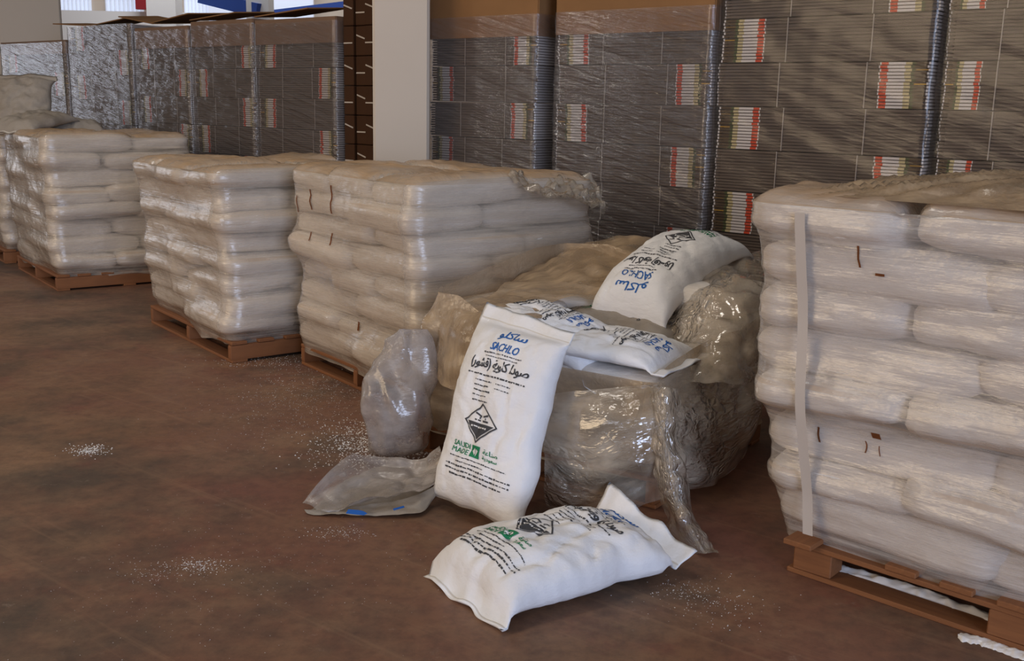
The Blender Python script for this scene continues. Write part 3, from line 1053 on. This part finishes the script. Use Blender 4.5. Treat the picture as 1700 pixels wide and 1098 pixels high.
# ------------------------------------------------------------------ loose film sheets
def catmull(P, n):
    """P: list of points -> n*(len-1)+1 points"""
    P = [np.array(p_, float) for p_ in P]
    out = []
    for i in range(len(P) - 1):
        p0, p1, p2, p3 = P[max(i - 1, 0)], P[i], P[i + 1], P[min(i + 2, len(P) - 1)]
        for k in range(n):
            t_ = k / n
            out.append(0.5 * (2 * p1 + (p2 - p0) * t_ + (2 * p0 - 5 * p1 + 4 * p2 - p3) * t_ ** 2 + (3 * p1 - p0 - 3 * p2 + p3) * t_ ** 3))
    out.append(P[-1])
    return out


def sheet(name, label, ctrl, mat, amp=0.01, freq=6.0, seed=0.0, n=14, cat='plastic film', parent=None, closed=False, zmin=0.003):
    rows = [catmull(r, n) for r in ctrl]
    cols = [catmull([r[i] for r in rows], n) for i in range(len(rows[0]))]
    nv, nu = len(cols[0]), len(cols)
    G = np.array(cols).transpose(1, 0, 2)
    du = np.gradient(G, axis=1); dv2 = np.gradient(G, axis=0)
    nn = np.cross(du, dv2); nn /= (np.linalg.norm(nn, axis=2, keepdims=True) + 1e-9)
    verts, uvs = [], []
    for j in range(nv):
        for i in range(nu):
            q = G[j, i]
            w = fbm(q[0] * freq + seed, q[1] * freq, q[2] * freq + seed)
            w2 = abs(N3(q[0] * freq * 2.3 + seed, q[1] * freq * 2.3, q[2] * freq * 2.3)) 
            q = q + nn[j, i] * amp * (w - 1.2 * w2)
            q[2] = max(q[2], zmin)
            verts.append(tuple(q)); uvs.append((i / nu * 0.8 + seed, j / nv * 0.8))
    o = obj(name, verts, grid_faces(nu, nv), mat, parent, uvs=uvs)
    if not parent: tag(o, label, cat)
    return o


A_ = at
# torn film flaring to the right of the torn load and its collar on top
sheet('torn_film_sheet', 'clear torn film flaring out at the right of the torn load', [
    [A_(905, 655, 4.12), A_(985, 650, 4.02), A_(1075, 640, 4.02), A_(1130, 615, 4.25), A_(1190, 600, 4.55), A_(1268, 590, 4.85)],
    [A_(905, 700, 4.05), A_(985, 710, 3.92), A_(1080, 690, 3.90), A_(1150, 690, 4.10), A_(1210, 680, 4.40), A_(1262, 655, 4.75)],
    [A_(905, 770, 4.02), A_(985, 790, 3.90), A_(1085, 760, 3.88), A_(1155, 765, 4.05), A_(1205, 755, 4.30), A_(1252, 705, 4.65)],
    [A_(908, 840, 4.05), A_(990, 862, 3.95), A_(1080, 835, 3.92), A_(1140, 815, 4.02), A_(1185, 800, 4.25), A_(1228, 760, 4.55)]],
    MT['loosefilm'], 0.028, 2.6, 1.0)
sheet('film_tail', 'twisted clear film tail hanging down to the floor beside the lying sack', [
    [A_(1085, 650, 3.98), A_(1105, 645, 3.90), A_(1125, 650, 3.98)],
    [A_(1082, 730, 3.88), A_(1105, 728, 3.80), A_(1128, 735, 3.90)],
    [A_(1090, 800, 3.86), A_(1118, 798, 3.76), A_(1142, 806, 3.86)],
    [A_(1098, 850, 3.84), A_(1130, 850, 3.72), A_(1150, 856, 3.82)],
    [A_(1120, 890, 3.76), A_(1150, 888, 3.66), A_(1172, 896, 3.72)],
    [A_(1150, 918, 3.66), A_(1170, 920, 3.60), A_(1192, 922, 3.62)]],
    MT['loosefilm'], 0.022, 6.0, 2.0)
sheet('torn_film_sheet', 'crumpled film bunched against the rightmost pallet, behind the top sack', [
    [A_(1130, 470, 5.30), A_(1180, 432, 5.40), A_(1240, 424, 5.42), A_(1290, 425, 5.4)],
    [A_(1105, 520, 4.90), A_(1180, 476, 4.78), A_(1235, 468, 4.78), A_(1285, 470, 4.9)],
    [A_(1110, 560, 4.70), A_(1180, 535, 4.55), A_(1235, 530, 4.52), A_(1280, 525, 4.65)],
    [A_(1120, 600, 4.52), A_(1185, 590, 4.40), A_(1235, 588, 4.44), A_(1272, 585, 4.55)],
    [A_(1100, 642, 4.20), A_(1170, 640, 4.25), A_(1230, 640, 4.35), A_(1264, 630, 4.50)]],
    MT['loosefilm'], 0.035, 3.6, 3.0)
sheet('torn_film_sheet', 'brown dusty film draped over the back of the torn load', [
    [A_(850, 470, 5.35), A_(930, 425, 5.60), A_(1000, 398, 5.75), A_(1080, 394, 5.80), A_(1130, 420, 5.75)],
    [A_(840, 478, 5.15), A_(920, 452, 5.35), A_(1000, 432, 5.45), A_(1070, 430, 5.50), A_(1120, 450, 5.45)],
    [A_(820, 490, 4.98), A_(900, 482, 5.10), A_(985, 470, 5.18), A_(1050, 468, 5.25), A_(1100, 480, 5.25)],
    [A_(790, 505, 4.85), A_(880, 510, 4.90), A_(960, 498, 5.00), A_(1020, 495, 5.10), A_(1070, 505, 5.10)]],
    MT['dustyfilm'], 0.03, 3.0, 4.0)
sheet('torn_film_sheet', 'tan dusty film over the front left corner of the torn load', [
    [A_(722, 610, 4.70), A_(724, 545, 4.72), A_(740, 500, 4.80), A_(790, 488, 5.0), A_(840, 484, 5.15)],
    [A_(735, 640, 4.55), A_(745, 560, 4.58), A_(770, 515, 4.68), A_(830, 500, 4.85), A_(890, 498, 4.98)],
    [A_(790, 655, 4.40), A_(800, 575, 4.42), A_(815, 530, 4.52), A_(870, 515, 4.70), A_(920, 512, 4.85)],
    [A_(850, 665, 4.28), A_(858, 590, 4.32), A_(860, 548, 4.42), A_(900, 530, 4.55), A_(950, 522, 4.72)]],
    MT['dustyfilm'], 0.016, 4.0, 5.0)
# white crumpled film on top of the stack behind
sheet('film_scrap', 'white crumpled film scrap lying on the stack behind the torn load', [
    [A_(842, 306, 5.75), A_(880, 300, 5.95), A_(940, 297, 6.15), A_(985, 310, 6.2)],
    [A_(870, 312, 5.65), A_(910, 312, 5.80), A_(960, 318, 5.95), A_(1000, 332, 6.0)],
    [A_(905, 328, 5.58), A_(940, 330, 5.68), A_(975, 336, 5.78), A_(1010, 352, 5.85)]],
    MT['loosefilm'], 0.05, 8.0, 6.0)


def film_bag(name, label, rings, mat, seed, amp, cat='plastic bag'):
    """a slack bag: closed rings of control points from mouth to base"""
    n = 10
    R_ = []
    for r in rings:
        P = [np.array(p_, float) for p_ in r]; m_ = len(P); ring = []
        for i in range(m_):
            p0, p1, p2, p3 = P[i - 1], P[i], P[(i + 1) % m_], P[(i + 2) % m_]
            for k in range(n):
                t_ = k / n
                ring.append(0.5 * (2 * p1 + (p2 - p0) * t_ + (2 * p0 - 5 * p1 + 4 * p2 - p3) * t_ ** 2 + (3 * p1 - p0 - 3 * p2 + p3) * t_ ** 3))
        R_.append(ring)
    nu = len(R_[0])
    cols = [catmull([r[i] for r in R_], n) for i in range(nu)]
    nv = len(cols[0])
    verts, uvs = [], []
    for j in range(nv):
        cen = sum(cols[i][j] for i in range(nu)) / nu
        for i in range(nu):
            q = cols[i][j]; d = q - cen; ln = np.linalg.norm(d) + 1e-6
            w = fbm(q[0] * 4 + seed, q[1] * 4, q[2] * 4) - 2.0 * abs(N3(q[0] * 9 + q[2] * 4 + seed, q[1] * 9, q[2] * 3.5))
            q = q + d / ln * amp * w
            verts.append((q[0], q[1], max(0.003, q[2]))); uvs.append((i / nu, j / nv))
    faces = grid_faces(nu, nv, True)
    faces.append(tuple((nv - 1) * nu + i for i in range(nu)))
    o = obj(name, verts, faces, mat, uvs=uvs)
    tag(o, label, cat)
    return o


def ring(pxl, pxr, py, Y, depth, z=None, k=8, skew=0.0):
    a, b = A_(pxl, py, Y), A_(pxr, py + skew, Y)
    c_, h = (a + b) / 2, (b - a) / 2
    return [c_ + h * math.cos(2 * math.pi * i / k) + X((0.12 * h.length, depth / 2, 0)) * math.sin(2 * math.pi * i / k) for i in range(k)]


film_bag('liner_bag', 'empty clear liner bag slumped upright against the torn load at left', [
    ring(655, 712, 547, 4.66, 0.03), ring(632, 724, 575, 4.64, 0.09), ring(612, 732, 620, 4.62, 0.16), ring(598, 724, 665, 4.60, 0.22),
    ring(600, 720, 705, 4.62, 0.24), ring(606, 716, 738, 4.66, 0.26), ring(612, 708, 748, 4.68, 0.22)], MT['greyfilm'], 3.0, 0.020)

# flattened empty sack on the floor with clear liner and blue print, mouth open
cr = thing('empty_sack', (at(620, 830).x, at(620, 830).y, 0))
tag(cr, 'crumpled empty plastic sack with blue print lying open on the floor', 'sack')
off = -cr.location
def loc_pts(rows): return [[q + off for q in r] for r in rows]
sheet('upper_side', '', loc_pts([
    [A_(503, 838, 3.98), A_(535, 795, 4.10), A_(580, 760, 4.28), A_(640, 756, 4.34), A_(700, 765, 4.34), A_(728, 740, 4.32)],
    [A_(512, 842, 3.96), A_(552, 815, 4.08), A_(605, 795, 4.20), A_(655, 792, 4.24), A_(705, 785, 4.26), A_(736, 768, 4.24)],
    [A_(530, 849, 3.93), A_(580, 838, 3.98), A_(625, 825, 4.06), A_(665, 815, 4.10), A_(706, 802, 4.14), A_(732, 792, 4.15)],
    [A_(560, 852, 3.93), A_(592, 832, 3.92), A_(632, 826, 3.93), A_(670, 822, 3.95), A_(698, 820, 4.00), A_(722, 808, 4.08)]]),
    MT['greyfilm'], 0.022, 5.0, 7.0, parent=cr)
sheet('lower_side', '', loc_pts([
    [A_(505, 846, 3.95), A_(560, 846, 3.97), A_(620, 838, 4.0), A_(690, 822, 4.03), A_(735, 800, 4.12)],
    [A_(510, 852, 3.93), A_(565, 852, 3.93), A_(625, 850, 3.93), A_(690, 838, 3.97), A_(728, 815, 4.08)],
    [A_(520, 855, 3.92), A_(570, 856, 3.91), A_(630, 856, 3.91), A_(695, 853, 3.93), A_(715, 835, 4.02)]]),
    MT['greysack'], 0.008, 7.0, 8.0, parent=cr)
sheet('back_side', '', loc_pts([
    [A_(515, 850, 3.97), A_(570, 800, 4.2), A_(640, 775, 4.36), A_(725, 775, 4.38)],
    [A_(520, 856, 3.93), A_(580, 850, 3.96), A_(640, 846, 3.98), A_(705, 838, 4.05)]]),
    MT['greysack'], 0.008, 7.0, 9.0, parent=cr)
sheet('blue_print', '', loc_pts([
    [A_(578, 846, 3.905), A_(600, 848, 3.90), A_(610, 853, 3.90)],
    [A_(574, 853, 3.905), A_(594, 855, 3.90), A_(604, 856, 3.90)]]), MT['blue'], 0.0, 1, 0, n=4, parent=cr)
sheet('blue_print', '', loc_pts([
    [A_(652, 845, 3.91), A_(670, 840, 3.935)], [A_(654, 848, 3.91), A_(672, 843, 3.935)]]), MT['blue'], 0.0, 1, 0, n=4, parent=cr)

# ------------------------------------------------------------------ carton stacks
def bundle_mesh(w, d, h, ns, seed):
    r = random.Random(seed)
    V_, F_, UVs = [], [], []
    tz = h / ns
    for i in range(ns):
        j = r.uniform(-.004, .004)
        g = r.uniform(0.0, 0.010)
        v, f = box_data(-w / 2 + j, w / 2 + j, g, d - g, i * tz + tz * 0.14, (i + 1) * tz - tz * 0.14, len(V_))
        V_ += v; F_ += f
        UVs += [(0.0 if q[0] < 0 else 1.0, 0) for q in v]
    # a dark core keeps daylight from passing between the sheets
    v, f = box_data(-w / 2 + .03, w / 2 - .03, 0.025, d - 0.025, 0, h - 0.002, len(V_)); V_ += v; F_ += f
    UVs += [(0.5, 0)] * 8
    return mesh('flat_cartons', V_, F_, MT['carton'], smooth=False, uvs=UVs)


def carton_stack(word, pxl, pxr, n, lh, const=6.25, depth=1.0, label_first=0, cap=None, seed=0, film=True, capmat='card', width=None, lidname=''):
    a, b = row_point(pxl, const), row_point(pxr, const)
    w = (b - a).length - 0.03 if width is None else width
    c_ = (a + b) / 2
    r = random.Random(seed)
    ms = [bundle_mesh(w, depth, lh * 0.985, 14, seed * 10 + q) for q in range(3)]
    cordm = bevel_box('cord', 0.006, 0.004, lh * 0.985, MT['cord'], 0.001)
    for l in range(n):
        flip = (l + label_first) % 2
        o = thing('carton_bundle', c_ + X((0, 0, l * lh)) + ROW_A * r.uniform(-.012, .012), RA)
        tag(o, 'strapped bundle of flat cartons, %s from the floor, %s' % (ORD[l], word), 'carton bundle', 'flat carton bundles in the ' + word)
        s = link('flat_cartons', ms[r.randrange(3)], o)
        s['kind'] = 'stuff'
        if flip:
            s.rotation_euler = (0, 0, math.pi); s.location = (0, depth, 0)
        for q in (-0.17, 0.22):
            link('cord', cordm, o, (w * q + r.uniform(-.02, .02), -0.003, 0.0))
    H = n * lh
    if cap:
        ch, kind = cap
        box_lid(c_, w, depth, H, ch, word, capmat)
    if film:
        box_film(c_, w, depth, H + (cap[0] * (0.8 if cap[0] < 0.5 else 0.12) if cap else 0.0), word, seed, mat='filmbox' if film is True else film)
    return c_, w, H


def box_lid(c_, w, d, z, h, word, mat='card'):
    o = thing('cardboard_box', c_ + X((0, 0, z + 0.004)), RA)
    tag(o, 'brown cardboard box upturned over the top of the %s' % word, 'cardboard box', 'upturned boxes on the carton stacks')
    t_ = 0.008; e = 0.012
    parts = [('front_flap', (-w / 2 - e, w / 2 + e, -e - t_, -e)), ('back_flap', (-w / 2 - e, w / 2 + e, d + e, d + e + t_)),
             ('side_flap', (-w / 2 - e - t_, -w / 2 - e, -e, d + e)), ('side_flap', (w / 2 + e, w / 2 + e + t_, -e, d + e))]
    for nm, (x0, x1, y0, y1) in parts:
        v, f = box_data(x0, x1, y0, y1, -0.07 if 'front' in nm or 'side' in nm else 0, h)
        obj(nm, v, f, MT[mat], o, smooth=False)
    v, f = box_data(-w / 2 - e, w / 2 + e, -e, d + e, h - t_, h)
    obj('lid_top', v, f, MT[mat], o, smooth=False)


def box_film(c_, w, d, H, word, seed, z0=0.02, mat='filmbox'):
    rad = 0.03
    per = []
    x0, x1, y0, y1 = -w / 2 - .03, w / 2 + .03, -.04, d + .03
    def seg(a, b, k):
        for i in range(k): per.append((a[0] + (b[0] - a[0]) * i / k, a[1] + (b[1] - a[1]) * i / k))
    seg((x0 + rad, y0), (x1 - rad, y0), 60); seg((x1 - rad, y0), (x1, y0 + rad), 2); seg((x1, y0 + rad), (x1, y1 - rad), 16); seg((x1, y1 - rad), (x1 - rad, y1), 2)
    seg((x1 - rad, y1), (x0 + rad, y1), 12); seg((x0 + rad, y1), (x0, y1 - rad), 2); seg((x0, y1 - rad), (x0, y0 + rad), 16); seg((x0, y0 + rad), (x0 + rad, y0), 2)
    n, M_ = len(per), 70
    verts, uvs = [], []
    acc, us = 0, []
    for i in range(n):
        us.append(acc); q, e = per[i], per[(i + 1) % n]; acc += math.hypot(q[0] - e[0], q[1] - e[1])
    for j in range(M_):
        z = z0 + (H - z0) * j / (M_ - 1)
        for i, (x, y) in enumerate(per):
            k = 0.007 * fbm(us[i] * 2 + seed * 5, z * 9 + us[i] * 4, seed) + 0.003 * N3(us[i] * 9, z * 30, seed)
            k = max(k, -0.02)
            verts.append((x + (k if x > 0 else -k) * (abs(x) > w / 2), y + (-k if y < d / 2 else k), z)); uvs.append((us[i] + seed, z + us[i] * 0.25))
    o = obj('stretch_film', verts, grid_faces(n, M_, True), MT[mat], uvs=uvs, loc=c_, rz=RA)
    tag(o, 'shiny clear stretch film round the %s' % word, 'plastic film', 'stretch film round the carton stacks')


LH = 0.272
carton_stack('carton stack right of the pillar', 714, 892, 8, LH, seed=1, cap=(0.75, 'lid'), label_first=0)
carton_stack('second carton stack right of the pillar', 922, 1180, 8, LH, seed=2, cap=(0.75, 'lid'), label_first=1)
carton_stack('carton stack left of the rightmost one', 1188, 1545, 10, LH, seed=3, label_first=1, film='filmthin')
carton_stack('rightmost carton stack', 1556, 1860, 10, LH, seed=4, label_first=0, film='filmthin')
carton_stack('carton stack just left of the pillar', 430, 562, 8, LH, seed=5, cap=(0.15, 'lid'), capmat='dullcard', label_first=1)
carton_stack('fourth carton stack from left', 325, 426, 8, LH, seed=6, cap=(0.17, 'lid'), capmat='dullcard', label_first=0)
carton_stack('third carton stack from left', 233, 320, 8, LH, seed=7, cap=(0.14, 'lid'), capmat='dullcard', label_first=1)
carton_stack('second carton stack from left', 124, 226, 9, LH * 0.97, seed=8, label_first=0)
carton_stack('leftmost carton stack', 12, 118, 8, LH * 0.99, seed=9, label_first=1, cap=(0.08, 'lid'), capmat='dullcard')

# dark brown cartons strapped behind the pillar
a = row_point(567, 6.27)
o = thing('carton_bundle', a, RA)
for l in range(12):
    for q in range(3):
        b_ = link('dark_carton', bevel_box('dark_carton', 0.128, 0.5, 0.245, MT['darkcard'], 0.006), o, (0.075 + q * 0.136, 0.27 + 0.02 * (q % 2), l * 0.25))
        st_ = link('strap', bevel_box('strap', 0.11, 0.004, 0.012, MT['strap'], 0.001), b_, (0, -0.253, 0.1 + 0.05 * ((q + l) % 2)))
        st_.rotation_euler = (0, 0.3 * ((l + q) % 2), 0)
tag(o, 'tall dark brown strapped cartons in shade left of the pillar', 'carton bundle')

# loose cardboard sheets lying on the left stacks
for i, (px, py, Y, rz, tl, sx, sy) in enumerate([(205, 38, 12.7, -.6, -.10, .8, .5), (258, 34, 12.2, -.7, .14, .7, .5), (315, 31, 11.8, -.7, -.10, .7, .5),
                                                 (150, 42, 13.0, -.5, .05, .7, .5), (385, 28, 11.4, -.7, -.06, .8, .5), (500, 22, 10.4, -.7, -.06, .8, .5)]):
    c_ = at(px, py, Y)
    me = bevel_box('cardboard_sheet', sx, sy, 0.012, MT['card'], 0.002)
    o = link('cardboard_sheet', me, None, c_)
    o.rotation_euler = (0.08, tl, rz)
    tag(o, 'loose brown cardboard sheet on the left stacks, %s counted from the left' % ['second', 'third', 'fourth', 'first', 'fifth', 'last'][i], 'cardboard sheet', 'loose cardboard sheets on the left stacks')

# ------------------------------------------------------------------ spilled flakes
def flakes(name, label, spots, seed, heap=None):
    r = random.Random(seed)
    V_, F_ = [], []
    for (cx, cy, rx, ry, num, s0, s1) in spots:
        c_ = at(cx, cy)
        ex = (at(cx + rx, cy) - c_).length
        ey = (at(cx, cy - ry) - at(cx, cy + ry)).length / 2
        for _ in range(num):
            x = c_.x + r.gauss(0, .5) * ex; y = c_.y + r.gauss(0, .5) * ey
            s = r.uniform(s0, s1); a0 = r.uniform(0, 6.28); b = len(V_)
            for k in range(3):
                an = a0 + 2.09 * k + r.uniform(-.4, .4)
                V_.append((x + s * math.cos(an), y + s * math.sin(an), 0.0005))
            V_.append((x, y, s * r.uniform(.35, .8)))
            F_ += [(b, b + 1, b + 3), (b + 1, b + 2, b + 3), (b + 2, b, b + 3)]
    o = obj(name, V_, F_, MT['salt'], smooth=False)
    tag(o, label, 'flakes', kind='stuff')
    return o


flakes('spilled_flakes', 'white flakes scattered on the floor before the stacks', [
    (560, 640, 170, 50, 1100, .001, .0035), (640, 735, 110, 40, 2600, .0015, .006), (470, 690, 160, 60, 500, .001, .003), (150, 748, 32, 9, 260, .002, .005),
    (330, 940, 50, 14, 260, .001, .0035), (250, 955, 60, 16, 90, .001, .003), (1190, 1000, 90, 45, 170, .001, .003), (1130, 985, 60, 25, 120, .001, .003),
    (560, 885, 60, 12, 160, .001, .003), (380, 950, 300, 120, 500, .0008, .0022), (760, 700, 60, 25, 300, .001, .004), (690, 745, 60, 10, 600, .002, .006), (450, 600, 100, 12, 400, .001, .004)], 4)


def heap(name, label, pts, w, h, seed):
    """low ridge of flakes along a floor line"""
    r = random.Random(seed)
    P = catmull([p_ for p_ in pts], 24)
    nu = 12
    verts = []
    for j, q in enumerate(P):
        t_ = P[min(j + 1, len(P) - 1)] - P[max(j - 1, 0)]; t_ /= np.linalg.norm(t_)
        nrm = np.array([-t_[1], t_[0], 0])
        ww = w * (0.85 + 0.25 * fbm(j * .2, seed, 0)) * min(1, (j + 1) / 5, (len(P) - j) / 5)
        for i in range(nu + 1):
            u = 2 * i / nu - 1
            p_ = q + nrm * u * ww + nrm * 0.008 * N3(j * .25, u * 2, seed)
            z = 0.001 + h * (1 - u * u) * (0.75 + 0.3 * fbm(j * .12, u * 1.5, seed)) + 0.0015 * r.random() * (1 - u * u)
            verts.append((p_[0], p_[1], max(0.001, z)))
    o = obj(name, verts, grid_faces(nu + 1, len(P)), MT['salt'])
    tag(o, label, 'flakes', kind='stuff')


heap('flake_heap', 'heap of white flakes spilled under the rightmost pallet', [at(1372, 948), at(1450, 968), at(1540, 995), at(1620, 1026), at(1715, 1058)], 0.05, 0.034, 2)
heap('flake_heap', 'low streak of white flakes on the floor before the rightmost pallet', [at(1590, 1058), at(1630, 1066), at(1670, 1080), at(1712, 1094)], 0.035, 0.010, 6)
